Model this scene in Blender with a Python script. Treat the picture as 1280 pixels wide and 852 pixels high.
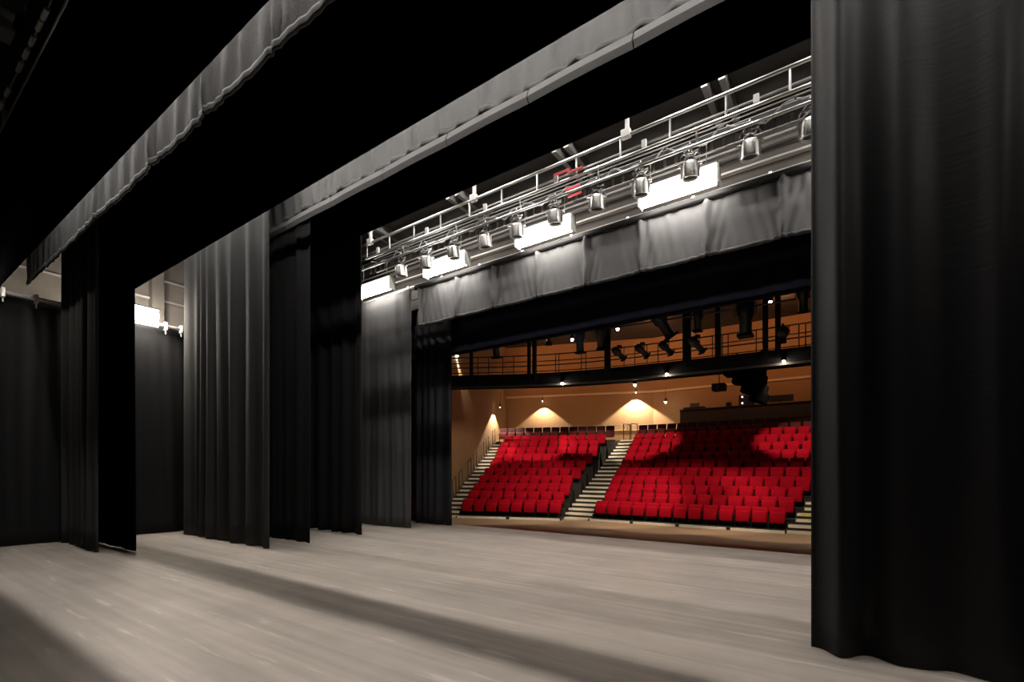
import bpy, bmesh, math, random
from mathutils import Vector, Matrix
PI = math.pi
random.seed(7)
SC = bpy.context.scene
COL = SC.collection
for o in list(bpy.data.objects): bpy.data.objects.remove(o)

# ------------------------------------------------------------------ camera, world, exposure
F = 604.0; CX = 640.0; HY = 588.0; EYE = 1.6
ALPHA = math.radians(35.2)
CA, SA = math.cos(ALPHA), math.sin(ALPHA)
cd = bpy.data.cameras.new('camera'); cam = bpy.data.objects.new('camera', cd); COL.objects.link(cam)
cam.location = (0, 0, EYE); cam.rotation_euler = (PI/2, 0, ALPHA)
cd.sensor_width = 36; cd.lens = 36*F/1280; cd.shift_y = (HY-426)/1280
cd.clip_start = 0.05; cd.clip_end = 200
SC.camera = cam
w = bpy.data.worlds.new('world'); SC.world = w; w.use_nodes = True
w.node_tree.nodes['Background'].inputs[0].default_value = (0.6, 0.65, 1, 1)
w.node_tree.nodes['Background'].inputs[1].default_value = 0.001
SC.view_settings.view_transform = 'Standard'; SC.view_settings.look = 'None'
SC.view_settings.exposure = 0.0; SC.view_settings.gamma = 1.0
SC.view_settings.use_curve_mapping = False
SC.cycles.use_denoising = True
SC.cycles.sample_clamp_indirect = 4.0
SC.cycles.max_bounces = 6
TUBE_L = 40.0       # radiance of the worklight tubes over the valance
ROW_L = 235.0       # radiance of the overhead rows between the borders
FLOOD_L = 330.0     # radiance of the wing floodlights
HOUSE_W = 320.0     # watts of one house downlight

def ray(x, y):
    u = (x-CX)/F; v = (HY-y)/F
    return Vector((-SA+u*CA, CA+u*SA, v))
def at_y(x, y, Y):
    r = ray(x, y); return Vector((0, 0, EYE)) + r*(Y/r.y)
def at_z(x, y, z):
    r = ray(x, y); return Vector((0, 0, EYE)) + r*((z-EYE)/r.z)
def px_x(p):
    p = Vector(p); return CX + F*(CA*p.x+SA*p.y)/(-SA*p.x+CA*p.y)

# ------------------------------------------------------------------ materials
def mat(name, col, rough=0.6, metal=0.0, spec=0.5, noise=None, sheen=0.0, bump=None):
    m = bpy.data.materials.new(name); m.use_nodes = True
    nt = m.node_tree; b = nt.nodes['Principled BSDF']
    b.inputs['Base Color'].default_value = (*col, 1)
    b.inputs['Roughness'].default_value = rough
    b.inputs['Metallic'].default_value = metal
    b.inputs['Specular IOR Level'].default_value = spec
    if sheen: b.inputs['Sheen Weight'].default_value = sheen
    if noise:                               # (scale xyz, second colour, detail)
        sc, c2, det = noise
        tc = nt.nodes.new('ShaderNodeTexCoord'); mp = nt.nodes.new('ShaderNodeMapping')
        mp.inputs['Scale'].default_value = sc
        nz = nt.nodes.new('ShaderNodeTexNoise'); nz.inputs['Scale'].default_value = 1; nz.inputs['Detail'].default_value = det
        rp = nt.nodes.new('ShaderNodeValToRGB')
        rp.color_ramp.elements[0].color = (*col, 1); rp.color_ramp.elements[1].color = (*c2, 1)
        rp.color_ramp.elements[0].position = 0.35; rp.color_ramp.elements[1].position = 0.68
        nt.links.new(tc.outputs['Object'], mp.inputs[0]); nt.links.new(mp.outputs[0], nz.inputs['Vector'])
        nt.links.new(nz.outputs['Fac'], rp.inputs[0]); nt.links.new(rp.outputs[0], b.inputs['Base Color'])
    if bump:
        sc, st = bump
        tc = nt.nodes.new('ShaderNodeTexCoord'); mp = nt.nodes.new('ShaderNodeMapping')
        mp.inputs['Scale'].default_value = sc
        nz = nt.nodes.new('ShaderNodeTexNoise'); nz.inputs['Scale'].default_value = 1; nz.inputs['Detail'].default_value = 3
        bp = nt.nodes.new('ShaderNodeBump'); bp.inputs['Strength'].default_value = st; bp.inputs['Distance'].default_value = 0.02
        nt.links.new(tc.outputs['Object'], mp.inputs[0]); nt.links.new(mp.outputs[0], nz.inputs['Vector'])
        nt.links.new(nz.outputs['Fac'], bp.inputs['Height']); nt.links.new(bp.outputs[0], b.inputs['Normal'])
    return m
def emit(name, col, s):
    m = bpy.data.materials.new(name); m.use_nodes = True
    nt = m.node_tree; nt.nodes.clear()
    e = nt.nodes.new('ShaderNodeEmission'); e.inputs[0].default_value = (*col, 1); e.inputs[1].default_value = s
    o = nt.nodes.new('ShaderNodeOutputMaterial'); nt.links.new(e.outputs[0], o.inputs[0])
    return m

def stage_floor_mat():
    m = mat('stage_floor', (0.3, 0.27, 0.245), 0.5, spec=0.35)
    nt = m.node_tree; b = nt.nodes['Principled BSDF']; L = nt.links.new
    tc = nt.nodes.new('ShaderNodeTexCoord')
    def nz(sc, det, lo, hi, c0, c1):
        mp = nt.nodes.new('ShaderNodeMapping'); mp.inputs['Scale'].default_value = sc
        n = nt.nodes.new('ShaderNodeTexNoise'); n.inputs['Scale'].default_value = 1; n.inputs['Detail'].default_value = det
        r = nt.nodes.new('ShaderNodeValToRGB'); e = r.color_ramp.elements
        e[0].position, e[1].position = lo, hi; e[0].color = (*c0, 1); e[1].color = (*c1, 1)
        L(tc.outputs['Object'], mp.inputs[0]); L(mp.outputs[0], n.inputs['Vector']); L(n.outputs['Fac'], r.inputs[0])
        return r
    def mul(a, b_, mode='MULTIPLY', f=1.0):
        x = nt.nodes.new('ShaderNodeMix'); x.data_type = 'RGBA'; x.blend_type = mode; x.inputs[0].default_value = f
        L(a, x.inputs[6]); L(b_, x.inputs[7]); return x.outputs[2]
    broad = nz((0.12, 1.7, 1), 4, .3, .72, (.345, .308, .272), (.46, .41, .365))
    fine = nz((0.3, 9, 1), 5, .3, .7, (.84, .84, .84), (1.08, 1.08, 1.08))
    blot = nz((1.3, 1.7, 1), 6, .35, .7, (.9, .9, .9), (1.06, 1.06, 1.06))
    scuff = nz((0.9, 9, 1), 9, .62, .7, (0, 0, 0), (.12, .12, .12))
    c = mul(broad.outputs[0], fine.outputs[0]); c = mul(c, blot.outputs[0]); c = mul(c, scuff.outputs[0], 'ADD')
    L(c, b.inputs['Base Color'])
    return m

M = {}
M['stage'] = stage_floor_mat()
M['pitch'] = mat('unlit_black', (.0022, .0022, .0026), 1.0, spec=.0)  # darkness of unlit cloth and loudspeakers put into the colour
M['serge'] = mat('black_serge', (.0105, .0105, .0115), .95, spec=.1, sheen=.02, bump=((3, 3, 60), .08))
M['serge_lit_high'] = mat('high_lit_serge', (.085, .085, .088), .95, spec=.1, sheen=.03, bump=((30, 30, 40), .12))  # black serge lightened most, strong lamplight put into the colour
M['serge_lit_low'] = mat('low_lit_serge', (.03, .03, .031), .95, spec=.1, sheen=.02, bump=((30, 30, 40), .12))  # black serge lightened a little for legs that catch lamplight
M['serge_lit_mid'] = mat('mid_lit_serge', (.062, .062, .063), .95, spec=.1, sheen=.02, bump=((30, 30, 40), .12))  # black serge lightened for the lit border strips and lit leg
M['velour'] = mat('black_velour', (.0105, .0105, .0125), .55, spec=.22, sheen=.02, bump=((4, 4, 30), .1))
M['navy'] = mat('navy_black_velour', (.008, .008, .014), .95, spec=.06, sheen=.0)
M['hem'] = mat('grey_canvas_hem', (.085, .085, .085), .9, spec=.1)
M['black'] = mat('black_paint', (.012, .012, .013), .7, spec=.3)
M['blackmetal'] = mat('black_metal', (.02, .02, .021), .4, spec=.5)
M['steel'] = mat('bare_aluminium', (.62, .61, .6), .35, metal=.8)
M['galv'] = mat('galvanised_steel', (.3, .29, .28), .5, metal=.6)
M['chrome'] = mat('polished_can', (.85, .84, .82), .35, metal=.35)
M['white'] = mat('white_plate', (.75, .74, .72), .6)
M['redtag'] = mat('red_tape', (.55, .03, .04), .6)
M['cable'] = mat('grey_cable', (.25, .25, .25), .5)
M['greywall'] = mat('grey_block_wall', (.055, .048, .042), .9, noise=((2, 2, 2), (.08, .07, .06), 4))
M['board'] = mat('brown_grey_board', (.01, .008, .0065), .8, noise=((1, 2, 6), (.026, .02, .016), 5))
M['darkroof'] = mat('dark_roof_deck', (.05, .045, .042), .9)
M['brownroof'] = mat('brown_joist', (.11, .095, .085), .8)
M['aud_floor'] = mat('brown_timber_floor', (.27, .19, .13), .55, noise=((.3, 8, 1), (.33, .24, .165), 3))
M['tan'] = mat('tan_plaster', (.3, .19, .1), .85, noise=((.5, .5, .5), (.34, .22, .12), 3))
M['cream'] = mat('cream_moulding', (.6, .48, .33), .7)
M['red'] = mat('red_upholstery', (.4, .001, .015), .8, spec=.12, sheen=.0, bump=((25, 25, 25), .1))
M['darkred'] = mat('maroon_black_upholstery', (.03, .008, .012), .85, spec=.2)
M['tread'] = mat('beige_tread', (.3, .25, .2), .8)
M['riser'] = mat('dark_riser', (.03, .024, .02), .8)
M['maroon'] = mat('maroon_upholstery', (.09, .003, .007), .8)
M['nosing'] = mat('white_nosing', (.9, .88, .82), .5)
M['yellow'] = mat('yellow_marking', (.75, .6, .08), .5)
M['deckblack'] = mat('black_tier', (.018, .017, .017), .7)
M['booth'] = mat('charcoal_booth', (.045, .042, .045), .8)
M['tube'] = emit('worklight_tube', (1.0, .93, .84), TUBE_L)
M['rowtube'] = emit('overhead_tube', (1.0, .94, .87), ROW_L)
M['flood'] = emit('flood_lamp', (1.0, .9, .76), FLOOD_L)
M['star'] = emit('downlight_bulb', (1.0, .86, .66), 90)
M['led'] = emit('console_led', (1.0, .92, .85), 6)
M['blue'] = mat('dark_blue_gel', (.03, .06, .14), .4)

# ------------------------------------------------------------------ mesh builder
class MB:
    def __init__(s): s.bm = bmesh.new()
    def box(s, lo, hi, bevel=0, mtx=None):
        lo, hi = Vector(lo), Vector(hi); c = (lo+hi)/2; d = hi-lo
        r = bmesh.ops.create_cube(s.bm, size=1)
        vs = r['verts']
        for v in vs: v.co = Vector((v.co.x*d.x, v.co.y*d.y, v.co.z*d.z)) + c
        if bevel:
            es = list({e for v in vs for e in v.link_edges})
            rb = bmesh.ops.bevel(s.bm, geom=es, offset=bevel, segments=2, affect='EDGES', profile=.6)
            vs = list({v for v in rb['verts']} | {v for v in vs if v.is_valid})
        if mtx is not None:
            for v in vs: v.co = mtx @ v.co
        return s
    def tube(s, a, b, r, n=8, r2=None, caps=True):
        a, b = Vector(a), Vector(b); d = b-a; r2 = r if r2 is None else r2
        q = d.to_track_quat('Z', 'Y')
        A = []; B = []
        for i in range(n):
            t = 2*PI*i/n; o = Vector((math.cos(t), math.sin(t), 0))
            A.append(s.bm.verts.new(a + q @ (o*r))); B.append(s.bm.verts.new(b + q @ (o*r2)))
        for i in range(n):
            j = (i+1) % n; s.bm.faces.new((A[i], A[j], B[j], B[i]))
        if caps: s.bm.faces.new(A[::-1]); s.bm.faces.new(B)
        return s
    def path(s, pts, r, n=6):
        pts = [Vector(p) for p in pts]; rings = []
        for i, p in enumerate(pts):
            d = (pts[min(i+1, len(pts)-1)] - pts[max(i-1, 0)]).normalized()
            q = d.to_track_quat('Z', 'Y')
            rings.append([s.bm.verts.new(p + q @ Vector((math.cos(2*PI*k/n)*r, math.sin(2*PI*k/n)*r, 0))) for k in range(n)])
        for A, B in zip(rings, rings[1:]):
            for k in range(n):
                j = (k+1) % n; s.bm.faces.new((A[k], A[j], B[j], B[k]))
        s.bm.faces.new(rings[0][::-1]); s.bm.faces.new(rings[-1])
        return s
    def lathe(s, prof, n=16, mtx=Matrix()):
        rings = []
        for r, z in prof:
            rings.append([s.bm.verts.new(mtx @ Vector((r*math.cos(2*PI*k/n), r*math.sin(2*PI*k/n), z))) for k in range(n)])
        for A, B in zip(rings, rings[1:]):
            for k in range(n):
                j = (k+1) % n; s.bm.faces.new((A[k], A[j], B[j], B[k]))
        s.bm.faces.new(rings[0][::-1]); s.bm.faces.new(rings[-1])
        return s
    def prism(s, poly, z0, z1):             # poly: list of (x, y)
        A = [s.bm.verts.new((x, y, z0)) for x, y in poly]; B = [s.bm.verts.new((x, y, z1)) for x, y in poly]
        n = len(poly)
        for i in range(n):
            j = (i+1) % n; s.bm.faces.new((A[i], A[j], B[j], B[i]))
        s.bm.faces.new(A[::-1]); s.bm.faces.new(B)
        return s
    def strip(s, pts, off, z0, z1):         # vertical-sided band following a plan polyline, off = thickness to its side
        n = len(pts); V = []
        for i, p in enumerate(pts):
            p = Vector((p[0], p[1])); a = Vector(pts[max(i-1, 0)][:2]); b = Vector(pts[min(i+1, n-1)][:2])
            d = (b-a).normalized(); nn = Vector((-d.y, d.x))*off
            V.append([s.bm.verts.new((p.x, p.y, z0)), s.bm.verts.new((p.x+nn.x, p.y+nn.y, z0)),
                      s.bm.verts.new((p.x+nn.x, p.y+nn.y, z1)), s.bm.verts.new((p.x, p.y, z1))])
        for A, B in zip(V, V[1:]):
            for k in range(4):
                j = (k+1) % 4; s.bm.faces.new((A[k], A[j], B[j], B[k]))
        s.bm.faces.new(V[0][::-1]); s.bm.faces.new(V[-1])
        return s
    def grid(s, f, nu, nv):
        V = [[s.bm.verts.new(f(i/nu, j/nv)) for j in range(nv+1)] for i in range(nu+1)]
        for i in range(nu):
            for j in range(nv): s.bm.faces.new((V[i][j], V[i+1][j], V[i+1][j+1], V[i][j+1]))
        return s
    def sphere(s, c, r, n=12):
        bmesh.ops.create_uvsphere(s.bm, u_segments=n, v_segments=n//2+2, radius=r, matrix=Matrix.Translation(c)); return s
    def build(s, name, m, parent=None, smooth=False, solid=0):
        bmesh.ops.recalc_face_normals(s.bm, faces=s.bm.faces)
        me = bpy.data.meshes.new(name); s.bm.to_mesh(me); s.bm.free()
        me.materials.append(m)
        if smooth:
            for p in me.polygons: p.use_smooth = True
        o = bpy.data.objects.new(name, me); COL.objects.link(o)
        if parent: o.parent = parent
        if solid:
            md = o.modifiers.new('thickness', 'SOLIDIFY'); md.thickness = solid; md.offset = 0
        return o
def tag(o, label=None, cat=None, group=None, kind=None):
    if label: o['label'] = label
    if cat: o['category'] = cat
    if group: o['group'] = group
    if kind: o['kind'] = kind
    return o
def thing(name, label, cat, loc=(0, 0, 0), rz=0, group=None):
    o = bpy.data.objects.new(name, None); COL.objects.link(o)
    o.location = loc; o.rotation_euler = (0, 0, rz); o.empty_display_size = .1
    return tag(o, label, cat, group)
def struct(o): return tag(o, kind='structure')
def dup(root, loc, rz=0, label=None, group=None):
    r = root.copy(); COL.objects.link(r); r.location = loc; r.rotation_euler = (0, 0, rz)
    if label: r['label'] = label
    if group: r['group'] = group
    for ch in list(root.children):
        c = ch.copy(); COL.objects.link(c); c.parent = r
        for g in list(ch.children):
            d = g.copy(); COL.objects.link(d); d.parent = c
    return r
ORD = ['zeroth', 'first', 'second', 'third', 'fourth', 'fifth', 'sixth', 'seventh', 'eighth', 'ninth', 'tenth', 'eleventh', 'twelfth',
       'thirteenth', 'fourteenth', 'fifteenth', 'sixteenth', 'seventeenth', 'eighteenth', 'nineteenth', 'twentieth']

# ------------------------------------------------------------------ levels and key planes
STAGE_Y = 10.77; AZ = -.42
OX = -9.7                                    # onstage edge of the masking legs
# ------------------------------------------------------------------ stage shell
struct(MB().box((-17, -4, -.42), (4, STAGE_Y, 0)).build('floor', M['stage']))
struct(MB().box((-17.3, -4, -.42), (-17, 11, 12.5)).build('wall_side', M['greywall']))
struct(MB().box((4, -4, -.42), (4.3, 11, 12.5)).build('wall_wing', M['black']))
struct(MB().box((-17.3, -4.3, -.42), (4.3, -4, 12.5)).build('wall_upstage', M['black']))
struct(MB().box((-17.3, -4.3, 12.5), (4.3, 11, 12.8)).build('ceiling', M['black']))
# proscenium wall: two jambs and the wall over the opening
struct(MB().box((-17, 10.8, -.42), (-12.1, 11.1, 12.5)).build('wall_proscenium', M['black']))
struct(MB().box((1.2, 10.8, -.42), (4, 11.1, 12.5)).build('wall_proscenium.001', M['black']))
struct(MB().box((-12.1, 10.8, 5.3), (1.2, 11.1, 12.5)).build('wall_proscenium.002', M['black']))
# grey boarded wall and roof deck seen over the valance
bd = MB()
for k in range(9): bd.box((-13.5, 9.9, 6.3+.3*k), (2.5, 9.98, 6.58+.3*k))
struct(bd.build('wall_over_valance', M['board']))
struct(MB().box((-14, 8.55, 8.3), (2.5, 9.9, 8.42)).build('ceiling_over_valance', M['darkroof']))
for k in range(5):
    x = -10.9+2.93*k
    j = MB().box((x, 8.56, 8.1), (x+.1, 9.88, 8.3)).box((x+.28, 8.56, 8.1), (x+.38, 9.88, 8.3))
    struct(j.build('ceiling_beam', M['galv']))
struct(MB().box((-9.7, 9.42, 6.56), (2.1, 9.9, 6.66)).build('trim_5', M['greywall']))
for y, z, r in ((9.82, 6.95, .03), (9.8, 7.22, .02), (9.82, 7.5, .045), (9.8, 7.62, .02), (9.7, 7.95, .03), (9.3, 8.05, .02), (9.0, 8.15, .03)):
    struct(MB().tube((-13, y, z), (2.2, y, z), r).build('trim_6', M['galv'] if r < .04 else M['darkroof']))
for k in range(9):
    x = -10.3+1.3*k
    struct(MB().box((x, 9.45, 6.66), (x+.05, 9.5, 6.8)).build('trim_7', M['white']))
# wing wall above the side blacks
struct(MB().box((-15.6, -3.9, 5.0), (-15.45, 10.7, 9.5)).build('wall_gallery', M['greywall']))
for z in (6.2, 6.75): struct(MB().box((-15.45, -3.9, z), (-15.38, 10.7, z+.05)).build('trim_1', M['galv']))
struct(MB().box((-15.45, 4.98, 5.0), (-15.2, 5.25, 9.5)).build('column', M['greywall']))
struct(MB().box((-15.45, 2.2, 5.0), (-15.2, 2.45, 9.5)).build('column.001', M['greywall']))
# steel roof beam at the top corner of the view
bm_ = MB().box((-11.75, -3.9, 8.85), (-11.35, 1.8, 8.9)).box((-11.75, -3.9, 9.12), (-11.35, 1.8, 9.17)).box((-11.58, -3.9, 8.9), (-11.52, 1.8, 9.12))
struct(bm_.build('roof_beam', M['cable']))

# ------------------------------------------------------------------ cloth
def pleats(x0, x1, wmin, wmax, amp, rng):
    """irregular pleat profile: list of (x, y) knots, cosine-joined"""
    ks = []; x = x0; s = 1
    while x < x1+.5:
        ks.append((x, s*amp*rng.uniform(.35, 1.0))); x += rng.uniform(wmin, wmax)/2; s = -s
    return ks
def prof(ks, x):
    for (a, ya), (b, yb) in zip(ks, ks[1:]):
        if x <= b:
            t = (x-a)/(b-a); t = (1-math.cos(PI*max(0, t)))/2
            return ya+(yb-ya)*t
    return ks[-1][1]
def hanging(name, label, cat, axis, a0, a1, c, z0, z1, m, wmin=.22, wmax=.5, amp=.07, seed=1, group=None, top_pipe=True, hem=.0, res=.035, flare=.25, sharp=None):
    """floor-length drape along 'x' or 'y' with pleats from a top pipe"""
    rng = random.Random(seed)
    kb = pleats(a0, a1, wmin, wmax, amp, rng); kt = [(x, y*rng.uniform(.5, .9)) for x, y in kb]
    ph = [rng.uniform(0, 6) for _ in range(4)]
    n = max(8, int((a1-a0)/res))
    root = thing(name, label, cat, ((a0+a1)/2, c, z0) if axis == 'x' else (c, (a0+a1)/2, z0), group=group)
    def f(u, v):
        x = a0+(a1-a0)*u
        wob = .05*math.sin(v*2.1+ph[0]+x*.8)+.02*math.sin(v*5.3+ph[1]+x*2.3)
        xx = min(max(x+wob*(1-abs(2*u-1)), a0), a1)
        d = prof(kb, xx)*(1-v)+prof(kt, xx)*v
        if sharp: d = amp*(2*max(0, min(1, (d/amp+1)/2))**sharp-1)
        d += .012*math.sin(xx*23+v*3+ph[2])*(.4+.6*(1-v))
        d += flare*.06*(1-v)**3*math.sin(xx*3.1+ph[3])
        z = z0+(z1-z0)*v
        if v == 0: z += .004*(1+math.sin(xx*2.7+ph[1]))
        p = Vector((x, c+d, z)) if axis == 'x' else Vector((c+d, x, z))
        return p-root.location
    o = MB().grid(f, n, 22).build('drape', m, root, True, .012)
    if hem:
        def g(u, v):
            p = f(u, v*hem/(z1-z0)); dy = -.012
            return p+(Vector((0, dy, 0)) if axis == 'x' else Vector((dy*-1, 0, 0)))
        MB().grid(g, n, 2).build('hem', m, root, True, .008)
    if top_pipe:
        L = root.location
        a, b = ((a0-.1, c, z1), (a1+.1, c, z1)) if axis == 'x' else ((c, a0-.1, z1), (c, a1+.1, z1))
        MB().tube(Vector(a)-L, Vector(b)-L, .025).build('pipe', M['galv'], root)
    return root

# masking legs on the far side of the stage, upstage to downstage
hanging('leg_curtain', 'short black leg curtain hanging furthest upstage, first of the row by the side blacks', 'curtain', 'x', -14.4, -11.95, 3.03, .02, 9.5, M['serge_lit_low'], .25, .6, .07, 11, 'leg curtains')
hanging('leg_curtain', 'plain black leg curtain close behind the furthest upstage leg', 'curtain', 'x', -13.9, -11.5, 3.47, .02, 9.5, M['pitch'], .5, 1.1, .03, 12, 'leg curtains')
hanging('leg_curtain', 'tall deeply pleated black leg curtain lit by the wing floodlight beside it', 'curtain', 'x', -13.9, OX, 5.17, .02, 9.5, M['serge_lit_low'], .16, .85, .11, 13, 'leg curtains', sharp=.6)
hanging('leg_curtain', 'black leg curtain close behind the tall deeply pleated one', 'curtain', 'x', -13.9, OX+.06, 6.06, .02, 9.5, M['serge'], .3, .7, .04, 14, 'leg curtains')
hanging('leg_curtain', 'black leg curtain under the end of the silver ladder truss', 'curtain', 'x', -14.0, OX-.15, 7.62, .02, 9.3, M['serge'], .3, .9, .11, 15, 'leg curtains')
hanging('leg_curtain', 'grey-lit leg curtain below the last worklight, beside the end of the valance', 'curtain', 'x', -14.0, OX-.2, 9.24, .02, 6.6, M['serge_lit_mid'], .3, .9, .04, 16, 'leg curtains')
hanging('house_curtain', 'blue-black house curtain drawn back at the edge of the auditorium opening', 'curtain', 'x', -11.0, -9.47, 10.38, .02, 6.9, M['velour'], .22, .4, .08, 17)
# the big leg on the near side
hanging('leg_curtain', 'huge black leg curtain with deep soft folds filling the near side of the stage', 'curtain', 'x', -.31, 3.4, 5.05, .004, 6.6, M['velour'],  .3, .7, .13, 29, 'leg curtains', res=.02, sharp=.5)
# side blacks along the wing
hanging('side_black', 'flat black wing drape running up and down stage under the gallery pipe', 'curtain', 'y', -3.0, 10.0, -14.55, .02, 5.3, M['serge'], .5, 1.3, .03, 31, top_pipe=True)

# borders ------------------------------------------------------------
def border(label, Y, zb, zt, m, seams, seed, fold=.03, gath=.05, hemh=.09, scallop=.04, x0=-14.6, x1=3.6, res=.05, hem_mat=None, wmin=.18, wmax=.75, group='border curtains', name='border_curtain', hem_bulge=.02):
    rng = random.Random(seed)
    ks = pleats(x0, x1, wmin, wmax, fold, rng); ph = [rng.uniform(0, 6) for _ in range(3)]
    root = thing(name, label, 'curtain', ((x0+x1)/2, Y, zb), group=group)
    n = int((x1-x0)/res)
    def f(u, v):
        x = x0+(x1-x0)*u; z = zb+(zt-zb)*v**1.6
        h = z-zb
        d = prof(ks, x+.1*math.sin(h*2+ph[0]))*(.55+.45*min(1, h/.6))
        near = min((abs(x-s) for s in seams), default=9)
        e = math.exp(-(near/.05)**2); e2 = math.exp(-(near/.28)**2)
        d += -gath*.8*e + gath*.25*e2*math.sin(near*38-h*9)*math.exp(-h*.6)
        d += .006*min(1, fold/.014)*math.sin(x*31+h*7+ph[1])
        if scallop: z += scallop*(1-min(1, h/1.2))*(1-min(1, near/1.2))*.6 if h < 1.2 else 0
        return Vector((x, Y+d, z))-root.location
    MB().grid(f, n, 16).build('cloth', m, root, True, .01)
    def g(u, v):
        p = f(u, 0); t = v
        return p+Vector((0, -hem_bulge*math.sin(t*PI)-.012, t*hemh))
    MB().grid(g, n, 4).build('hem', hem_mat or m, root, True, .006)
    MB().tube(Vector((x0-.2, Y, zt))-root.location, Vector((x1+.2, Y, zt))-root.location, .03).build('pipe', M['galv'], root)
    return root
def seam_px(pts, Y): return [at_y(x, y, Y).x for x, y in pts]
def k_z(k, Y): return EYE+k*Y
Y0, Y1, Y1b, Y2, Y2b, YV, YH = 2.0, 2.5, 4.35, 5.9, 7.35, 9.3, 10.62
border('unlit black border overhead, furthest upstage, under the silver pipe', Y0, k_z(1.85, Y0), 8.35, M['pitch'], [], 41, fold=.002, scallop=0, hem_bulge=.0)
border('grey-lit border with wavy hem, just beyond the furthest upstage border', Y1, k_z(1.605, Y1), 11.7, M['serge_lit_mid'], seam_px([(258, 95), (345, 30), (190, 175), (120, 235)], Y1), 42, scallop=.06, fold=.02, gath=.05, hem_mat=M['hem'], hem_bulge=.002)
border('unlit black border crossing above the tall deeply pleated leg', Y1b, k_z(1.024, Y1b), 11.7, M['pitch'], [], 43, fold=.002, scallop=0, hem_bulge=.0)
b2 = border('grey-lit border with a smooth pale band along its bottom', Y2, k_z(.936, Y2), 11.7, M['serge_lit_mid'], seam_px([(430, 230), (515, 180), (603, 125), (722, 65), (385, 250)], Y2), 44, fold=.085, hemh=.1, wmin=.16, wmax=.6)
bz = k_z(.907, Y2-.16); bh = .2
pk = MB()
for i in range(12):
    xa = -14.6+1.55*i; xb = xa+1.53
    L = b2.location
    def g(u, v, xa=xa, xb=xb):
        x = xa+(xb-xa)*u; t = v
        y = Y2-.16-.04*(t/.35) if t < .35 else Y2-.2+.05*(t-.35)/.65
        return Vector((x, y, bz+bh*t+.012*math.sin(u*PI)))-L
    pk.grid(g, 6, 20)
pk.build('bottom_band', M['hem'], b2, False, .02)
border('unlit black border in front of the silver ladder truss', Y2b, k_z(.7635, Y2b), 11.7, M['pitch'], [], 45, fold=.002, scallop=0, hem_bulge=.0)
VS = seam_px([(525, 390), (572, 370), (618, 355), (673, 345), (733, 320), (802, 300), (884, 280), (979, 260)], YV)
v = border('grey cloth valance in puckered panels hanging under the row of worklights', YV, k_z(.418, YV), k_z(.534, YV), M['serge_lit_high'], VS+[VS[-1]+1.07, VS[-1]+2.1], 46, fold=.016, gath=.11, hemh=.07, scallop=.05, x0=-9.62, x1=2.0, res=.03, name='valance', group=None)
MB().tube(Vector((-9.75, YV-.05, k_z(.534, YV)+.02))-v.location, Vector((2.1, YV-.05, k_z(.534, YV)+.02))-v.location, .06, 12).build('track', M['black'], v)
hb = border('deep navy-black house border over the view into the auditorium', YH, k_z(.318, YH), 7.0, M['navy'], [], 47, fold=.02, x0=-12.05, x1=1.3, name='house_border', group=None)
for x in (-5, -2, 1, 4): MB().box((x, -.05, 7.0-hb.location.z-.03), (x+.05, 10.799-YH, 7.0-hb.location.z+.03)).build('bracket', M['blackmetal'], hb)

# ------------------------------------------------------------------ stage ironwork
def worklight(label, X, Y, Z, group, tubes=((-.05, .1), (.05, .1), (0, 0), (0, -.1)), m='tube', half=.66, r0=.058, drop=.75):
    """row luminaire: reflector tray with bare tubes"""
    r = thing('worklight', label, 'light', (X, Y, Z), group=group)
    zt_ = max(z for y, z in tubes)+.07; zb_ = min(z for y, z in tubes)-.06
    MB().box((-half-.05, -.12, zt_), (half+.05, .12, zt_+.03), .01).build('housing', M['blackmetal'], r)
    for y, z in tubes:
        MB().tube((-half, y, z), (half, y, z), r0, 10).build('tube', M[m], r, True)
    for sx in (-half-.04, half+.04): MB().box((sx-.015, -.1, zb_), (sx+.015, .1, zt_+.01)).build('end_cap', M['white'], r)
    MB().tube((-.5, 0, zt_+.03), (-.5, 0, drop), .008, 6).tube((.5, 0, zt_+.03), (.5, 0, drop), .008, 6).build('hanger', M['galv'], r)
    return r
WY = 8.9; WZ = k_z(.575, WY)
wl = [(-2.6, 'glowing worklight over the valance, closest to the huge near curtain'),
      (-5.43, 'glowing worklight over the valance, second from the huge near curtain'),
      (-8.3, 'glowing worklight over the valance, third from the huge near curtain'),
      (-11.0, 'glowing worklight beside the top of the grey-lit leg curtain'),
      (.3, 'worklight over the valance, hidden beyond the huge near curtain')]
w0 = None
for X, lab in wl:
    if w0 is None: w0 = worklight(lab, X, WY, WZ, 'worklights over the valance')
    else: dup(w0, (X, WY, WZ), 0, lab)
def row(label, group, X0, n, step, Y, Z):
    p = worklight(label, X0, Y, Z, group, ((0, 0),), 'rowtube', .7, .03, 12.5-Z)
    for k in range(1, n): dup(p, (X0+step*k, Y, Z))
row('overhead worklight between the two furthest upstage borders', 'upstage overhead worklights', -11.2, 8, 1.65, 2.26, 7.3)
row('overhead worklight over the tall pleated leg and the banded border', 'centre overhead worklights', -12.9, 10, 1.65, 4.5, 8.1)
row('overhead worklight between the ladder truss and the unlit border', 'truss overhead worklights', -9.0, 5, 2.3, 7.62, 8.6)
struct(MB().tube((-14.5, WY, WZ+.75), (2, WY, WZ+.75), .03).build('trim_2', M['galv']))

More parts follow.
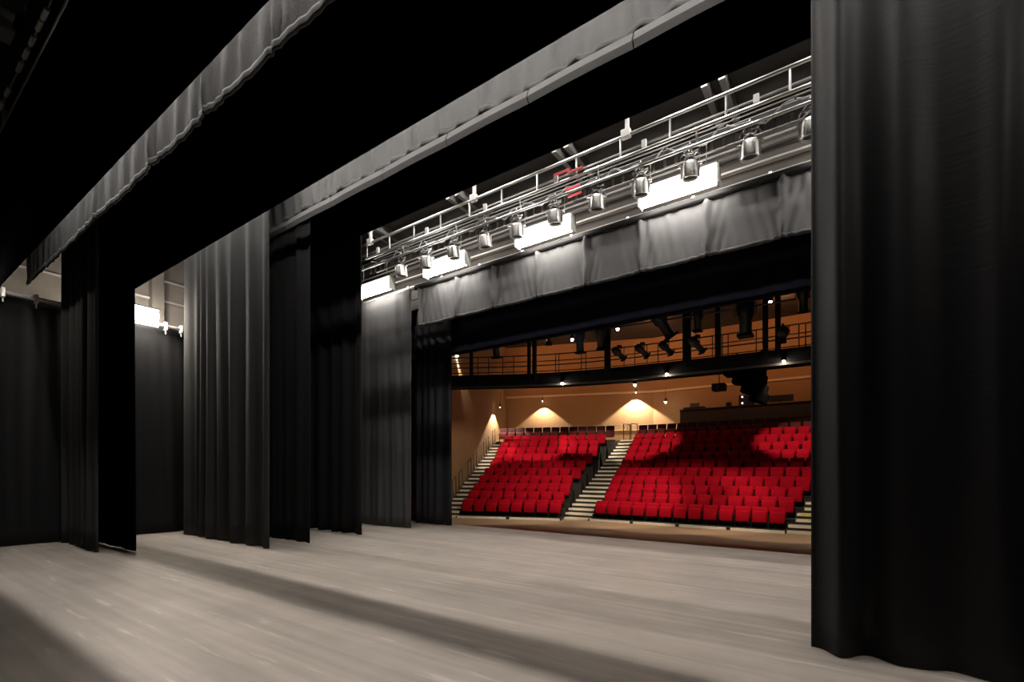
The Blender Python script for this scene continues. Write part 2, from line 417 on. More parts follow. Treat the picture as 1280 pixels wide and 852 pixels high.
# floodlight in the wing
def flood(label, p, rz, k=1.0):
    fl = thing('floodlight', label, 'light', p, rz, 'wing floodlights')
    MB().box((-.13, -.3*k, .13*k), (.13, .3*k, .13*k+.04), .01).build('housing', M['blackmetal'], fl)
    MB().tube((0, -.27*k, 0), (0, .27*k, 0), .12*k, 12).build('lamp', M['flood'], fl, True)
    MB().path([(-.05, -.31, .0), (-.05, -.31, -.25), (-.05, .31, -.25), (-.05, .31, 0)], .012).build('yoke', M['galv'], fl)
    return fl
flood('single glaring floodlight on the gallery pipe between two far leg curtains', (-14.25, 4.5, 5.46), 0)
flood('floodlight on the gallery pipe out of sight upstage of the first leg curtain', (-14.25, 1.2, 5.46), .3, .4)
flood('added floodlight out of view in the near wing, lighting the huge curtain', (2.7, 4.1, 5.6), PI, .27)  # unseen lamp added to bring out the near curtain's folds
gp = thing('gallery_pipe', 'silver pipe along the top of the side blacks with clamps', 'pipe', (-14.4, 3, 5.3))
MB().tube((0, -6, 0), (0, 7, 0), .05).build('pipe', M['steel'], gp)
for y in (-1.9, -1.3, -.9, -.4, 2.0, 2.35, 2.7):
    MB().box((-.07, y-.03, -.1), (.07, y+.03, .09), .01).tube((0, y, -.1), (.02, y, -.2), .012).build('clamp', M['chrome'], gp)

# pipe above the furthest upstage border
tp = thing('lighting_pipe', 'thin silver pipe with pale lit patches above the furthest upstage border', 'pipe', (-5, Y0-.12, 8.42))
MB().tube((-10.4, 0, 0), (8, 0, 0), .014).build('pipe', M['galv'], tp)
for px in (10, 25, 33, 41, 50, 57, 2):
    x = at_y(px, 90, Y0-.12).x+5; w_ = .13
    MB().tube((x-w_, -.005, -.01), (x+w_, -.005, -.01), .034).build('lit_patch', M['white'], tp)  # pale sleeves stand in for lit spots along the pipe

# ladder truss
LY = 8.0
lt = thing('ladder_truss', 'silver ladder truss with double rails running above the hanging lanterns', 'truss', (-4.7, LY, k_z(.665, LY)))
zt = k_z(.727, LY)-k_z(.665, LY)
XA, XB = -5.55, 6.0
def rail(nm, y, z, r, m=M['steel']): MB().tube((XA, y, z), (XB, y, z), r).build(nm, m, lt)
rail('top_rail', 0, zt, .027); rail('bottom_rail', 0, .13, .027); rail('lower_rail', .12, -.04, .024)
rail('cable_rail', .2, zt-.14, .016, M['galv']); rail('cable_rail', .25, zt-.28, .012, M['galv']); rail('cable_rail', .35, -.1, .014, M['galv'])
i = 0; x = XA+.05
while x < XB:
    MB().tube((x, 0, .13), (x, 0, zt), .018).build('rung', M['steel'], lt)
    if i % 2 == 0: MB().box((x+.38, -.02, .16), (x+.46, .03, .3), .01).build('socket_box', M['white'], lt)
    else: MB().tube((x+.4, .12, -.04), (x+.4, .05, .2), .014).build('bracket', M['steel'], lt)
    x += .86; i += 1
for X in (-3.2, -6.63, -10.06):
    MB().box((X+4.7-.03, -.03, zt-.03), (X+4.7+.03, .03, zt+.42), .006).box((X+4.7-.1, -.05, zt-.04), (X+4.7+.06, .05, zt+.1), .01).build('hanger', M['white'], lt)
for (px, py) in ((705, 216), (722, 213)):
    p = at_y(px, py, LY)-lt.location
    MB().box((p.x-.2, -.045, p.z-.02), (p.x+.13, -.03, p.z+.025), .004).build('red_tag', M['redtag'], lt)
for (px, py, nm) in ((403, 327, 'end_plate'), (434, 316, 'end_plate')):
    p = at_y(px, py, LY)-lt.location
    MB().box((p.x-.05, -.02, p.z-.2), (p.x+.05, .02, p.z+.15), .008, Matrix.Translation(p) @ Matrix.Rotation(.18, 4, 'Y') @ Matrix.Translation(-p)).build(nm, M['white'], lt)

# lantern bar and lanterns
BY = 8.42; BZ = k_z(.65, BY)
lb = thing('lighting_bar', 'dark lighting bar with looped cables carrying the row of lanterns', 'lighting bar', (-4.7, BY, BZ))
MB().tube((-6.4, 0, 0), (6, 0, 0), .024).build('pipe', M['galv'], lb)
MB().tube((-6.4, .35, .28), (6, .35, .28), .02).build('pipe', M['galv'], lb)
MB().box((-6.4, .18, .14), (6, .3, .22)).build('cable_tray', M['black'], lb)
for k in range(60): MB().box((-6.3+k*.2, .3, .02), (-6.26+k*.2, .34, .14)).build('cable_hook', M['brownroof'], lb)
rng = random.Random(5)
for k in range(11):
    x0 = -6.0+k*1.0
    pts = []
    for q in range(13):
        t = q/12; pts.append((x0+t*.98, .1+.05*math.sin(t*9+k), .2-.14*math.sin(PI*t)+.03*math.sin(t*14+k)))
    MB().path(pts, .013).build('cable', M['cable'], lb)
MB().box((at_y(720, 233, BY).x+4.7-.22, -.04, .03), (at_y(720, 233, BY).x+4.7+.1, -.02, .07)).box((at_y(722, 248, BY).x+4.7-.2, -.04, -.12), (at_y(722, 248, BY).x+4.7+.1, -.02, -.08)).build('red_tag', M['redtag'], lb)

def lantern(label, X, rz):
    r = thing('stage_lantern', label, 'stage light', (X, BY, BZ), rz, 'lanterns on the lighting bar')
    MB().box((-.03, -.035, -.05), (.03, .035, .04), .008).tube((0, 0, -.05), (0, 0, -.1), .014).build('hook_clamp', M['blackmetal'], r)
    MB().path([(-.15, 0, -.3), (-.15, 0, -.14), (-.12, 0, -.1), (.12, 0, -.1), (.15, 0, -.14), (.15, 0, -.3)], .012).build('yoke', M['blackmetal'], r)
    n = 18; mt = Matrix.Translation((0, 0, -.38)) @ Matrix.Scale(1.05, 4) @ Matrix.Rotation(.12, 4, 'X')
    can = MB(); can.lathe([(.06, .13), (.1, .11), (.115, .06), (.125, -.12), (.128, -.14), (.11, -.14), (.105, -.1)], n, mt)
    c = can.build('can', M['chrome'], r, True)
    MB().lathe([(.104, -.11), (.104, -.1)], n, mt).build('lens', M['blackmetal'], c)
    fin = MB()
    for k in range(6):
        a = 2*PI*k/6
        fin.box((.115, -.012, -.13), (.15, .012, .08), .004, mt @ Matrix.Rotation(a, 4, 'Z'))
    fin.build('fin', M['steel'], c)
    MB().lathe([(.09, .1), (.095, .17), (.05, .21), (.03, .21)], n, mt).build('rear_housing', M['blackmetal'], r, True)
    for s in (-1, 1): MB().tube((s*.12, 0, -.3), (s*.19, 0, -.3), .02).build('knob', M['steel'], r)
    pts = [(0.02, .02, -.16)]
    for q in range(1, 15):
        t = q/14; pts.append((.05+.07*math.sin(t*5.5), .03-.02*t, -.16+.22*t+.05*math.sin(t*7)))
    MB().path(pts, .009).build('cable', M['white'], r)
    pts = [(-.02-.08*math.sin(q/10*4), .02, -.15+.2*q/10) for q in range(11)]
    MB().path(pts, .009).build('cable', M['cable'], r)
    return r
LX = [-.51, -1.33, -2.25, -3.11, -3.97, -4.88, -5.82, -6.68, -7.6, -8.5, -9.4]
l0 = None
for k, X in enumerate(LX):
    lab = f'silver stage lantern on the lighting bar, {ORD[k+1]} from the huge near curtain'
    if l0 is None: l0 = lantern(lab, X, 0)
    else: dup(l0, (X, BY, BZ), rng.uniform(-.5, .5), lab)

# ------------------------------------------------------------------ auditorium
struct(MB().box((-24, STAGE_Y+.02, AZ-.3), (8, 30, AZ)).build('auditorium_floor', M['aud_floor']))
O = Vector((-13.6, 15.67)); E1 = Vector((.941, .336)).normalized(); E2 = Vector((-E1.y, E1.x))
def loc(s, q): p = O+E1*s+E2*q; return (p.x, p.y)
corner = loc(-1.3, 11.0); bend = (-9.0, 28.7)
tL = (28.7-corner[1])/E1.y; bend = (corner[0]+E1.x*tL, 28.7)
WALLTOP = 9.6
struct(MB().strip([loc(-1.3, -4.2), loc(-1.3, 11.3)], .3, AZ, WALLTOP).build('wall_auditorium_side', M['tan']))
backline = [corner, bend, (6, 28.7)]
struct(MB().box((-13.95, 13.0, AZ), (-13.3, 13.08, 7)).build('gap_shade_panel', M['black']))  # black panel added to keep the gap by the house curtain dark
struct(MB().strip(backline, .3, AZ, WALLTOP).build('wall_auditorium_back', M['tan']))
struct(MB().strip([(c[0], c[1]-.06) for c in backline], .06, 6.3, 6.42).build('trim_3', M['cream']))
struct(MB().strip([(c[0], c[1]-.05) for c in backline], .05, 4.05, 4.1).build('trim_4', M['cream']))
struct(MB().box((-22, 11.1, WALLTOP), (7, 29.2, WALLTOP+.3)).build('ceiling_auditorium', M['darkroof']))
struct(MB().box((6, 11.1, AZ), (6.3, 29, WALLTOP)).build('wall_auditorium_far', M['black']))

D = .81
ZT = [EYE+z for z in (-1.24, -.92, -.585, -.225, .135, .51, .89, 1.27, 1.65, 2.02, 2.42)]
SEATH = .70
DECK = [z-SEATH for z in ZT]
def s_of(px, o, e1, e2, q):
    r = ray(px, 0); p = o+e2*q
    # t*r.xy = p + s*e1
    det = r.x*(-e1.y)-(-e1.x)*r.y
    return (r.x*p.y-r.y*p.x)/det

# seat prototypes --------------------------------------------------------
def make_seat(label, dark, loc_, rz, group):
    r = thing('theatre_seat', label, 'seat', loc_, rz, group)
    up = M['darkred'] if dark else M['red']
    tilt = Matrix.Rotation(-.14, 4, 'X')
    h = .84 if dark else .705
    b = MB().box((-.24, -.045, -.0), (.24, .04, h-.29), .035, Matrix.Translation((0, .1, .29)) @ tilt); b.build('backrest', up, r, True)
    MB().box((-.215, .042, .0), (.215, .055, h-.33), .005, Matrix.Translation((0, .1, .3)) @ tilt).build('back_shell', M['blackmetal'], r)
    p = MB().box((-.225, -.055, 0), (.225, .055, .4), .04, Matrix.Translation((0, -.04, .17)) @ Matrix.Rotation(-.08, 4, 'X')); p.build('seat_pad', M['maroon'] if dark else M['red'], r, True)
    MB().box((-.263, -.2, .44), (-.241, .13, .48), .008).build('armrest', M['blackmetal'], r)
    MB().box((-.262, -.04, .0), (-.242, .12, .45), .006).box((-.262, -.1, 0), (-.242, .16, .02), .004).build('pedestal', M['blackmetal'], r)
    return r
protos = {}
def place_seat(key, label, dark, x, y, z, rz, group):
    if key not in protos: protos[key] = make_seat(label, dark, (x, y, z), rz, group)
    else: dup(protos[key], (x, y, z), rz, label, group)

def bank(which, o, e1, e2, lefts, rights, from_end):
    rz = math.atan2(e1.y, e1.x)
    spans = []
    plat = thing('seating_platform', f'black tiered platform carrying the {which} bank of red seats', 'seating platform', (o.x, o.y, AZ), 0)
    L = plat.location
    prev = None
    for i in range(11):
        q = .49+D*i
        s0 = s_of(lefts[i], o, e1, e2, q) if not callable(lefts) else lefts(i)
        s1 = s_of(rights[i], o, e1, e2, q) if rights[i] is not None else None
        if s1 is None: s1 = (from_end - s0) if from_end else s0+6
        n = max(1, round((s1-s0)/.535)); pitch = (s1-s0)/n
        spans.append((s0, s1, n))
        for k in range(n):
            p = o+e1*(s0+pitch*(k+.5))+e2*q
            c = (n-k) if which == 'narrow angled' else k+1
            row = ORD[i+1]+' row up' if i else 'front row'
            dark = i == 10
            lab = f"{'black-backed' if dark else 'red'} tip-up seat, {ORD[c]} from centre stairs, {'top row' if dark else row}, {which} bank"
            place_seat(('d' if dark else 'r'), lab, dark, p.x, p.y, DECK[i]+.004, rz, f'seats of the {which} bank')
        qa = D*i; qb = D*(i+1)+(.0 if i < 10 else .35)
        a = o+e1*(s0-.04)+e2*qa; b = o+e1*(s1+.04)+e2*qa; c_ = o+e1*(s1+.04)+e2*qb; d = o+e1*(s0-.04)+e2*qb
        poly = [(v_.x-L.x, v_.y-L.y) for v_ in (a, b, c_, d)]
        tb = MB().prism(poly, 0, DECK[i]-AZ).build('tier', M['deckblack'], plat)
        # pale nosing on the tier edge; the front one is broken into sections
        secs = [(0, 1)] if i else ([(0, .49), (.525, 1)] if which == 'narrow angled' else [(0, .245), (.265, .495), (.515, .745), (.765, 1)])
        for f0, f1 in secs:
            A = o+e1*(s0+(s1-s0)*f0)-e2*.02+e2*qa; B = o+e1*(s0+(s1-s0)*f1)-e2*.02+e2*qa; z = DECK[i]-AZ
            pts = [(A.x-L.x, A.y-L.y), (B.x-L.x, B.y-L.y), (B.x-L.x+e2.x*.05, B.y-L.y+e2.y*.05), (A.x-L.x+e2.x*.05, A.y-L.y+e2.y*.05)]
            MB().prism(pts, z-(.1 if i == 0 else .035), z+.006).build('nosing', M['nosing'] if i == 0 else M['blackmetal'], tb)
    return spans
zl = lambda x: 560+x/4.258
leftpx = [zl(x) for x in (70, 103, 133, 163, 190, 220, 245, 258, 275, 298, 272)]
rightpx = [zl(x) for x in (605, 622, 650, 662, 712, 737, 770, 800, 805, 840, 888)]
spL = bank('narrow angled', O, E1, E2, leftpx, rightpx, None)
OR = Vector((-8.43, 17.7)); X1 = Vector((1, 0)); Y1v = Vector((0, 1))
lpx = [743.6, 754.8, 759.5, 764.2, 769.6, 775.3, 780.7, 784.2, 788.9, 792.4, 797]
spR = bank('wide', OR, X1, Y1v, lpx, [983]+[None]*10, 6.62)

# stairs -----------------------------------------------------------------
def stairs(label, steps):
    """steps: list of (A, B, depth vector, z) plan front-edge points"""
    a0, b0 = steps[0][0], steps[0][1]
    r = thing('staircase', label, 'stairs', ((a0.x+b0.x)/2, (a0.y+b0.y)/2, AZ)); L = r.location
    for k, (A, B, dv, z) in enumerate(steps):
        poly = [(p.x-L.x, p.y-L.y) for p in (A, B, B+dv, A+dv)]
        st = MB().prism(poly, 0, z-AZ).build('step', M['riser'], r)
        nz_ = [(p.x-L.x, p.y-L.y) for p in (A-dv.normalized()*.015, B-dv.normalized()*.015, B+dv.normalized()*.07, A+dv.normalized()*.07)]
        MB().prism(nz_, z-AZ-.075, z-AZ+.008).build('nosing', M['nosing'], st)
        td = dv.normalized()*.072
        MB().prism([(p.x-L.x, p.y-L.y) for p in (A+td, B+td, B+dv, A+dv)], z-AZ-.02, z-AZ+.006).build('tread', M['tread'], st)
    return r
def deck_at(j):                              # two steps per row
    i = j/2; a = int(i); 
    if a >= 10: return DECK[10]
    return DECK[a]+(DECK[a+1]-DECK[a])*(i-a)
cs = []
for j in range(21):
    q = D*j/2; Yj = 17.7+q; z = deck_at(j)
    t = j/20
    xl = -9.98+(-10.72+9.98)*t; xr = -8.5+(-9.93+8.5)*t
    for i in range(11):                      # keep clear of the tiers on both sides
        c0 = loc(spL[i][1]+.04, D*i); c1 = loc(spL[i][1]+.04, D*(i+1)+(.35 if i == 10 else 0))
        if c0[1] < Yj+D/2 and c1[1] > Yj: xl = max(xl, c0[0]-.357*max(0, Yj-c0[1])+.03)
    xr = min(xr, OR.x+min(spR[min(10, j//2)][0], spR[max(0, (j-1)//2)][0])-.07)
    cs.append((Vector((xl, Yj)), Vector((xr, Yj)), Vector((0, D/2-.002)), z))
stairs('pale-edged centre stairs between the two banks of red seats', cs)
ls = []
for j in range(21):
    q = D*j/2; i = min(10, j//2); s1 = spL[i][0]-.06
    ls.append((Vector(loc(-1.2, q)), Vector(loc(s1, q)), E2*(D/2-.002), deck_at(j)))
stairs('pale-edged stairs beside the tan side wall with hoop rails', ls)
rs = []
for j in range(17):
    q = D*j/2; i = min(10, j//2); x0 = OR.x+spR[i][1]+.06
    rs.append((Vector((x0, 17.7+q)), Vector((x0+1.4, 17.7+q)), Vector((0, D/2-.002)), deck_at(j)))
sr = stairs('pale-edged stairs at the end of the wide bank, half hidden by the curtain', rs)
tgt = [c for c in sr.children][3]
nb = [c for c in tgt.children if c.name.startswith('nosing')][0]
A = rs[3][0]; 
MB().box((A.x+.12-sr.location.x, A.y-.03-sr.location.y, rs[3][3]-AZ-.08), (A.x+.42-sr.location.x, A.y-.012-sr.location.y, rs[3][3]-AZ+.0)).build('yellow_marking', M['yellow'], tgt)

# landing behind the banks
zland = DECK[10]
lp = [loc(-1.25, D*10.9), loc(5.8, D*10.9), (-10.75, 17.7+D*10.55), (-9.9, 17.7+D*10.55), (6, 17.7+D*10.95), (6, 28.69), (bend[0], bend[1]-.02), loc(-1.25, 10.98)]
struct(MB().prism(lp, AZ, zland).build('floor_landing', M['tread']))
# booth parapet
bx0 = at_y(850, 510, 27.25).x
bo = thing('control_booth', 'charcoal control position parapet behind the top row of the wide bank', 'control desk', (bx0, 27.25, zland))
MB().box((0, 0, 0), (9.5, .12, 4.92-zland), .01).build('front_panel', M['booth'], bo)
MB().box((-.02, -.06, 4.92-zland), (9.5, .6, 4.97-zland), .01).build('counter', M['booth'], bo)
MB().box((0, .12, 0), (.1, 1.0, 4.9-zland)).build('end_panel', M['booth'], bo)
def on_booth(px, h): 
    p = at_y(px, 505, 27.5); return (p.x, 27.5, 4.97)
c1 = thing('mixing_console', 'dark sloped console standing on the end of the booth counter', 'console', on_booth(868, 0))
MB().box((-.55, -.2, 0), (.55, .25, .12), .02).build('body', M['blackmetal'], c1)
MB().box((-.3, .15, .1), (.2, .2, .42), .01, Matrix.Rotation(-.2, 4, 'X')).build('screen', M['blackmetal'], c1)
c2 = thing('monitor_rack', 'dark equipment rack with two tiny white lamps on the booth counter', 'equipment rack', on_booth(932, 0))
MB().box((-.3, -.2, 0), (.4, .25, .55), .02).build('body', M['blackmetal'], c2)
for z in (.12, .44): MB().tube((-.12, -.21, z), (-.12, -.235, z), .035).build('lamp', M['led'], c2)
c3 = thing('monitor_screen', 'wide dark screen on the booth counter beside the equipment rack', 'monitor', on_booth(976, 0))
MB().box((-.55, -.03, .08), (.55, .03, .42), .01).build('screen', M['blackmetal'], c3)
MB().box((-.15, -.12, 0), (.15, .12, .02)).box((-.03, -.02, 0), (.03, .02, .1)).build('stand', M['blackmetal'], c3)
c4 = thing('desk_lamp', 'small dark box speaker on the booth counter before the equipment rack', 'speaker', on_booth(911, 0))
c4.name = 'box_speaker'
MB().box((-.13, -.1, 0), (.13, .12, .24), .02).build('cabinet', M['blackmetal'], c4)
MB().lathe([(.08, 0), (.075, .01), (.03, -.005)], 12, Matrix.Translation((0, -.1, .12)) @ Matrix.Rotation(PI/2, 4, 'X')).build('cone', M['black'], c4)

# hoop rails on the side wall and posts at the stair heads
def hoop(label, A, B, z0a, z0b, h, r=.022, cat='handrail', group=None):
    a = Vector((A[0], A[1], z0a)); 
    t = thing('hoop_rail', label, cat, a, 0, group)
    b = Vector((B[0]-A[0], B[1]-A[1], z0b-z0a))
    MB().tube((0, 0, 0), (0, 0, h), r).build('post', M['brownroof'], t)
    MB().tube(b, b+Vector((0, 0, h)), r).build('post', M['brownroof'], t)
    MB().tube((0, 0, h), b+Vector((0, 0, h)), r).build('rail', M['brownroof'], t)
    return t
for k in range(8):
    ja = 1+int(2.45*k); qa, qb = (ja+.6)*D/2, (ja+1.6)*D/2
    hoop(f'slim dark hoop rail on the side stairs, {ORD[k+1]} from the bottom', loc(-1.1, qa), loc(-1.1, qb), deck_at(ja)+.009, deck_at(ja+1)+.009, 1.0, group='hoop rails beside the side stairs')
for k, x in enumerate((-10.75, -10.3)):
    hoop(f"dark hoop rail at the head of the centre stairs, {'beside the black-backed seats' if k == 0 else 'in the middle'}", (x, 26.35), (x+.22, 26.75), zland, zland, .95, .03, group='rails at the head of the centre stairs')
br = thing('guard_rail', 'thin pale rail along the back wall above the black-backed seats', 'rail', (corner[0], corner[1], zland))
pa = Vector((*loc(-.6, 10.5), 0)); pb = Vector((*loc(8.2, 10.5), 0)); L = Vector((corner[0], corner[1], 0))
MB().tube(pa-L+Vector((0, 0, 1.02)), pb-L+Vector((0, 0, 1.02)), .02).build('rail', M['galv'], br)
for k in range(6):
    p = pa.lerp(pb, k/5)-L; MB().tube(p, p+Vector((0, 0, 1.02)), .015).build('post', M['galv'], br)

# loose chair beyond the house curtain
ch = thing('stacking_chair', 'single red chair glimpsed in the gap beside the house curtain', 'chair', (-13.2, 12.45, AZ), .3)
MB().box((-.22, -.2, .44), (.22, .22, .52), .03).build('seat', M['red'], ch, True)
MB().box((-.22, .19, .5), (.22, .26, .98), .03).build('backrest', M['red'], ch, True)
for sx in (-.2, .2):
    for sy in (-.18, .2): MB().tube((sx, sy, 0), (sx, sy, .45), .014).build('leg', M['blackmetal'], ch)

# ------------------------------------------------------------------ lighting bridge
BR = 3.15
ctrl = [(560, 485), (600, 484), (650, 483.5), (700, 482), (740, 479), (780, 475), (840, 469.5), (900, 463.8), (960, 457.6), (1013, 452)]
bp = [at_z(x, y, EYE+BR) for x, y in ctrl]
bp = [Vector((p.x, p.y)) for p in bp]
d0 = (bp[0]-bp[2]).normalized(); bp.insert(0, bp[0]+d0*1.5)
d1 = (bp[-1]-bp[-3]).normalized(); bp.append(bp[-1]+d1*3)
# gentle smoothing
for _ in range(3): bp = [bp[0]]+[(bp[i-1]+bp[i]*2+bp[i+1])/4 for i in range(1, len(bp)-1)]+[bp[-1]]
zb = EYE+BR; zd = zb+.47
lbz = thing('lighting_bridge', 'curved black lighting bridge with handrails spanning over the front seats', 'lighting bridge', (bp[6].x, bp[6].y, zb))
L2 = Vector((bp[6].x, bp[6].y)); LL = Vector((bp[6].x, bp[6].y, zb))
rel = [p-L2 for p in bp]
MB().strip(rel, 1.1, .38, .46).build('deck', M['black'], lbz)
MB().strip(rel, .06, 0, .47).build('fascia', M['black'], lbz)
MB().strip([(p.x, p.y+1.1) for p in rel], .06, .1, .47).build('fascia', M['black'], lbz)
MB().strip([(p.x, p.y-.05) for p in rel], .05, -.02, .05).build('cable_tray', M['brownroof'], lbz)
def along(fr):
    ln = [0]
    for a, b in zip(rel, rel[1:]): ln.append(ln[-1]+(b-a).length)
    t = fr*ln[-1]
    for k in range(len(rel)-1):
        if t <= ln[k+1]: return rel[k].lerp(rel[k+1], (t-ln[k])/(ln[k+1]-ln[k]))
    return rel[-1]
def p3(p, z, dy=0): return Vector((p.x, p.y+dy, z))
N = 40; fine = [along(k/N) for k in range(N+1)]
for z in (.75, 1.14): MB().path([p3(p, z) for p in fine], .022).build('handrail', M['blackmetal'], lbz)
for z in (.75, 1.14): MB().path([p3(p, z, 1.1) for p in fine], .018).build('handrail', M['blackmetal'], lbz)
def s_px(px):                                 # point on the bridge line under image column px
    best = min(range(401), key=lambda k: abs(px_x((*(along(k/400)+L2), 0))-px)); return along(best/400)
for px in (597, 611, 629, 642, 694, 698, 727, 733, 780, 794, 809, 822, 891, 903, 911, 946, 998, 1008):
    p = s_px(px); MB().tube(p3(p, .4), p3(p, 1.14), .016).build('post', M['blackmetal'], lbz)
for px, r in ((589, .05), (661, .05), (668, .06), (759, .085), (857, .07), (862, .05), (898, .08), (956, .07), (972, .07)):
    p = s_px(px); MB().box(p3(p, .2)-Vector((r, r, 0)), p3(p, WALLTOP-zb)+Vector((r, r, 0))).build('hanging_post', M['black'], lbz)
MB().path([p3(p, 1.85, -.1) for p in fine], .03).build('lighting_rail', M['blackmetal'], lbz)

def spot(label, px, z, pitch, yaw, sc=1.0, m=None):
    """profile spotlight clamped to the bridge rail"""
    sc *= .88; z *= .87
    p = s_px(px)+L2
    r = thing('profile_spotlight', label, 'spotlight', (p.x, p.y-.3, zb+z), yaw, 'spotlights on the lighting bridge')
    R = Matrix.Rotation(pitch, 4, 'X')
    MB().lathe([(.07*sc, -.32*sc), (.1*sc, -.3*sc), (.1*sc, -.05*sc), (.14*sc, 0), (.15*sc, .2*sc), (.1*sc, .28*sc), (.04*sc, .3*sc)], 12, R).build('body', m or M['blackmetal'], r, True)
    MB().box((-.12*sc, -.12*sc, -.36*sc), (.12*sc, .12*sc, -.31*sc), .005, R).build('colour_frame', M['black'], r)
    MB().path([(-.17*sc, 0, 0), (-.17*sc, 0, .2*sc), (.17*sc, 0, .2*sc), (.17*sc, 0, 0)], .014).build('yoke', M['blackmetal'], r)
    MB().box((-.03, -.03, .2*sc), (.03, .14, .32*sc), .005).build('clamp', M['blackmetal'], r)
    return r
spot('bulky dark spotlight hanging low near the end of the bridge by the house curtain', 626, 1.72, .2, .2, 1.5)
spot('dark spotlight tucked under the house border over the doubled rails', 692, 1.95, 1.2, .6, 1.1)
spot('spotlight with a bluish frame hanging between the two bright upper bulbs', 729, 1.72, .1, 0, 1.5, M['blue'])
spot('round dark spotlight at the head of the thickest hanging post', 755, 1.78, .5, .3, 1.5)
spot('small spotlight on the handrail just past the thickest hanging post', 777, 1.02, 1.0, -.5)
spot('small spotlight on the handrail under the big tilted one', 806, 1.02, 1.0, -.5)
spot('big tilted spotlight hanging in the middle of the bridge', 831, 1.98, .6, -.9, 1.9)
spot('small spotlight on the handrail just below the big tilted one', 836, 1.02, 1.0, -.5)
spot('slim upright spotlight hanging between two hanging posts', 875, 1.9, 0, 0, 1.25)
spot('small spotlight on the handrail below the slim upright one', 873, 1.0, .9, -.6, 1.1)
spot('tall dark spotlight hung above the dark loudspeaker cluster', 934, 1.75, 0, 0, 2.0)
spot('small boxy spotlight on the handrail past the last hanging post', 980, .95, 1.3, .2, 1.1)
spot('dark spotlight beside the huge curtain edge, high on the bridge', 1004, 2.05, .3, 0, 1.3)

# dark cluster under the bridge
p = s_px(936)+L2
lc = thing('loudspeaker_cluster', 'dark tapering loudspeaker cluster hanging beneath the bridge before the booth', 'loudspeaker', (p.x, p.y+.4, zb+.3))
for k, (zz, wd, tl) in enumerate(((-.3, .75, .1), (-.62, .6, .25), (-.93, .45, .4), (-1.2, .3, .55))):
    cb = MB().box((-wd, -.3, -.16), (wd*.55, .3, .16), .02, Matrix.Translation((k*.1, 0, zz)) @ Matrix.Rotation(tl*.6, 4, 'Y')).build('cabinet', M['pitch'], lc)
    MB().box((-wd*.9, -.325, -.12), (wd*.45, -.3, .12), .005, Matrix.Translation((k*.1, 0, zz)) @ Matrix.Rotation(tl*.6, 4, 'Y')).build('grille', M['pitch'], cb)
MB().tube((-.4, 0, -.2), (-.4, 0, .3), .03).tube((.3, 0, -.2), (.3, 0, .3), .03).build('bracket', M['blackmetal'], lc)
pp = at_y(899, 484, 20.5)
ps = thing('projector', 'small dark projector box hung from a drop pole near the cluster', 'projector', pp)
MB().box((-.24, -.25, -.14), (.24, .25, .14), .03).build('body', M['black'], ps)
MB().tube((0, 0, .14), (0, 0, WALLTOP-pp.z), .02).build('drop_pole', M['blackmetal'], ps)
MB().tube((0, -.25, 0), (0, -.3, 0), .06).build('lens', M['blackmetal'], ps)

# ------------------------------------------------------------------ house lights
def lamp_data(nm, kind, watts, col, **k):
    d = bpy.data.lights.new(nm, kind); d.energy = watts; d.color = col
    for a, b in k.items(): setattr(d, a, b)
    return d
def downlight(label, p, watts, aim=None, cone=1.5, r=.055, blend=.6, hang=None, group='house downlights'):
    t = thing('downlight', label, 'downlight', p, 0, group)
    MB().lathe([(r*1.3, .015), (r*1.5, .06), (r*1.3, .2), (r*.5, .22)], 12).build('can', M['blackmetal'], t, True)
    if r: MB().sphere((0, 0, -.02), r, 10).build('bulb', M['star'], t, True)
    if hang: MB().tube((0, 0, .2), (0, 0, hang), .012).build('stem', M['blackmetal'], t)
    ld = lamp_data('lamp', 'SPOT', watts, (1, .8, .56), spot_size=cone, spot_blend=blend, shadow_soft_size=.06)
    lo = bpy.data.objects.new('lamp', ld); COL.objects.link(lo); lo.parent = t; lo.location = (0, 0, -.1)
    if aim is not None:
        lo.rotation_euler = (Vector(aim)-Vector(p)).to_track_quat('-Z', 'Y').to_euler()
    return t
# under the bridge, towards the front rows
for px, py, lab, aim in ((706, 478, 'small bright downlight under the bridge above the narrow angled bank', (-13.2, 17.6, .1)),
                    (789, 481, 'small bright downlight under the bridge above the centre stairs', (-8.6, 18.6, .1)),
                    (835, 467, 'bright downlight under the bridge, over the wide bank', (-5.6, 18.6, .1)),
                    (980, 451, 'bright downlight under the bridge close to the huge curtain edge', (-2, 18.6, .1))):
    b_ = s_px(px)+L2; r_ = ray(px, py); y_ = b_.y+(.35 if px == 789 else -.16)
    p = Vector((b_.x, y_, EYE+r_.z*y_/r_.y))
    t = downlight(lab, p, HOUSE_W*2.0, aim, 1.38, .045, .35)
    up = zb+.368-p.z
    if px == 789:
        MB().tube((0, 0, .1), (0, 0, zb+.385-p.z), .012).build('stem', M['blackmetal'], t); continue
    MB().tube((0, 0, .1), (0, 0, up), .012).tube((0, 0, up), (0, .5, up), .012).build('bracket', M['blackmetal'], t)
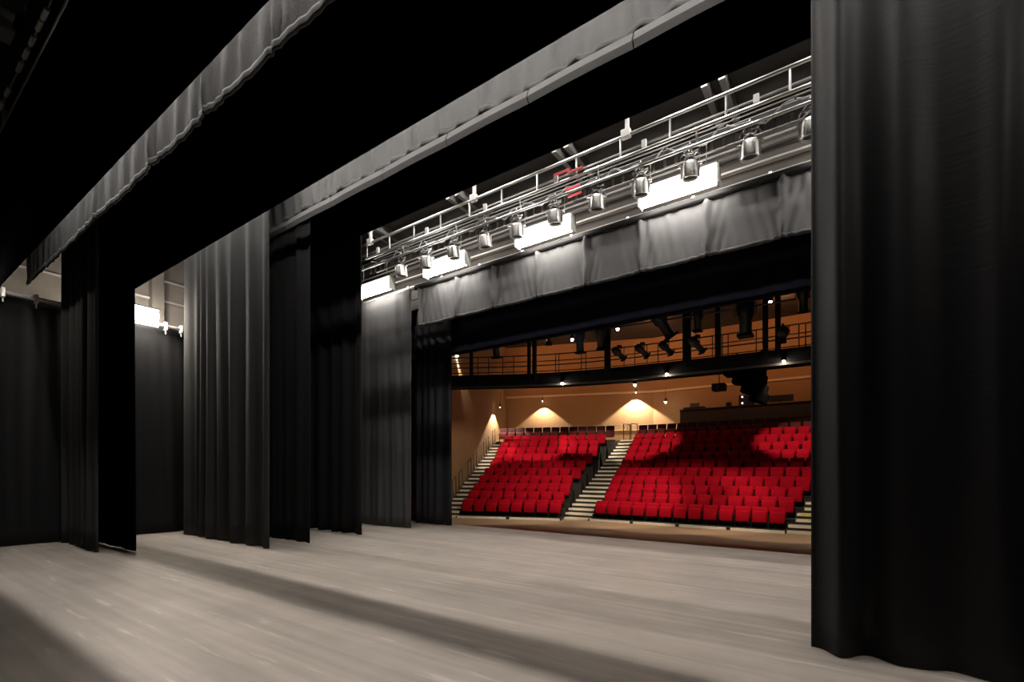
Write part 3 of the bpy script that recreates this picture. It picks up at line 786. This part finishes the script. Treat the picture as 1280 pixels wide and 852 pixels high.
# above the bridge, towards the upper rows
for px, py, lab, aim in ((571, 444, 'bright bulb beside the house curtain at the end of the bridge', (-16.5, 22, 1)),
                    (661, 432, 'flat bright bulb on top of a hanging post over the doubled rails', (-14.5, 23.2, 2.4)),
                    (715, 424, 'bright bulb beside the bluish spotlight', (-12, 24.6, 2.5)),
                    (772, 411, 'bright star-like bulb above the thickest hanging post', (-9, 25, 2.5)),
                    (963, 377, 'brightest star-like bulb above the bridge near the huge curtain edge', (-1.8, 25, 2.5))):
    p = at_y(px, py, 19.5 if px > 700 else 17.5)
    downlight(lab, p, HOUSE_W*5.0, aim, .6, .06, .4, WALLTOP-p.z)
# on the back wall
for px, py, lab in ((613, 508, 'small bulb on the tan wall above the side stairs'), (742, 508, 'small bulb on the back wall between the two light scallops'), (832, 502, 'star-like bulb on the back wall beside the booth')):
    p = at_y(px, py, 24.2 if px < 650 else 27.6)
    downlight(lab, p, 12, (p.x, p.y+.4, 0), 1.6, .06, .8, 6.4-p.z)
def washer(label, xy, n, z, watts, cone):
    p = (xy[0]-n[0]*.42, xy[1]-n[1]*.42, z)
    return downlight(label, p, watts, (xy[0]-n[0]*.42, xy[1]-n[1]*.42, z-1.5), cone, .02, .15, 6.35-z if z < 6.2 else None, 'wall washers')
def wall_hit(px):
    r = ray(px, 0); n = (-E1.y, E1.x)
    c = Vector(corner); det = r.x*(-E1.y)+E1.x*r.y; s = (r.x*c.y-r.y*c.x)/det
    p = c+E1*s
    if p.y < bend[1]: return p, n
    return Vector((r.x*28.7/r.y, 28.7)), (0, 1)
for px, z, lab, wt in ((680, 6.0, 'wall washer making the dim scallop above the narrow angled bank', 55), (795, 6.3, 'wall washer making the bright scallop at the head of the centre stairs', 130)):
    xy, n = wall_hit(px); washer(lab, xy, n, z, wt*10, 1.85)
sw = loc(-1.3, 8.3); washer('wall washer lighting the side wall at the top of the side stairs', sw, (-E1.x, -E1.y), 5.4, 700, 1.8)
# warm light on the upper wall behind the bridge: three lamps added out of view near the ceiling
for k, (x, y) in enumerate(((-14.4, 22.3), (-8.5, 24.4), (-2.5, 24.4))):
    t = downlight(f"added unseen lamp for the upper wall, {('over the narrow angled bank', 'over the centre stairs', 'over the booth')[k]}", (x, y, 9.45), 380, (x-.4, y+3.6, 8.2), 2.4, .02, 1, .4, 'added upper wall lamps')
    for c in t.children:
        if c.type == 'LIGHT': c.data.color = (1, .38, .14)
bpy.context.view_layer.update()
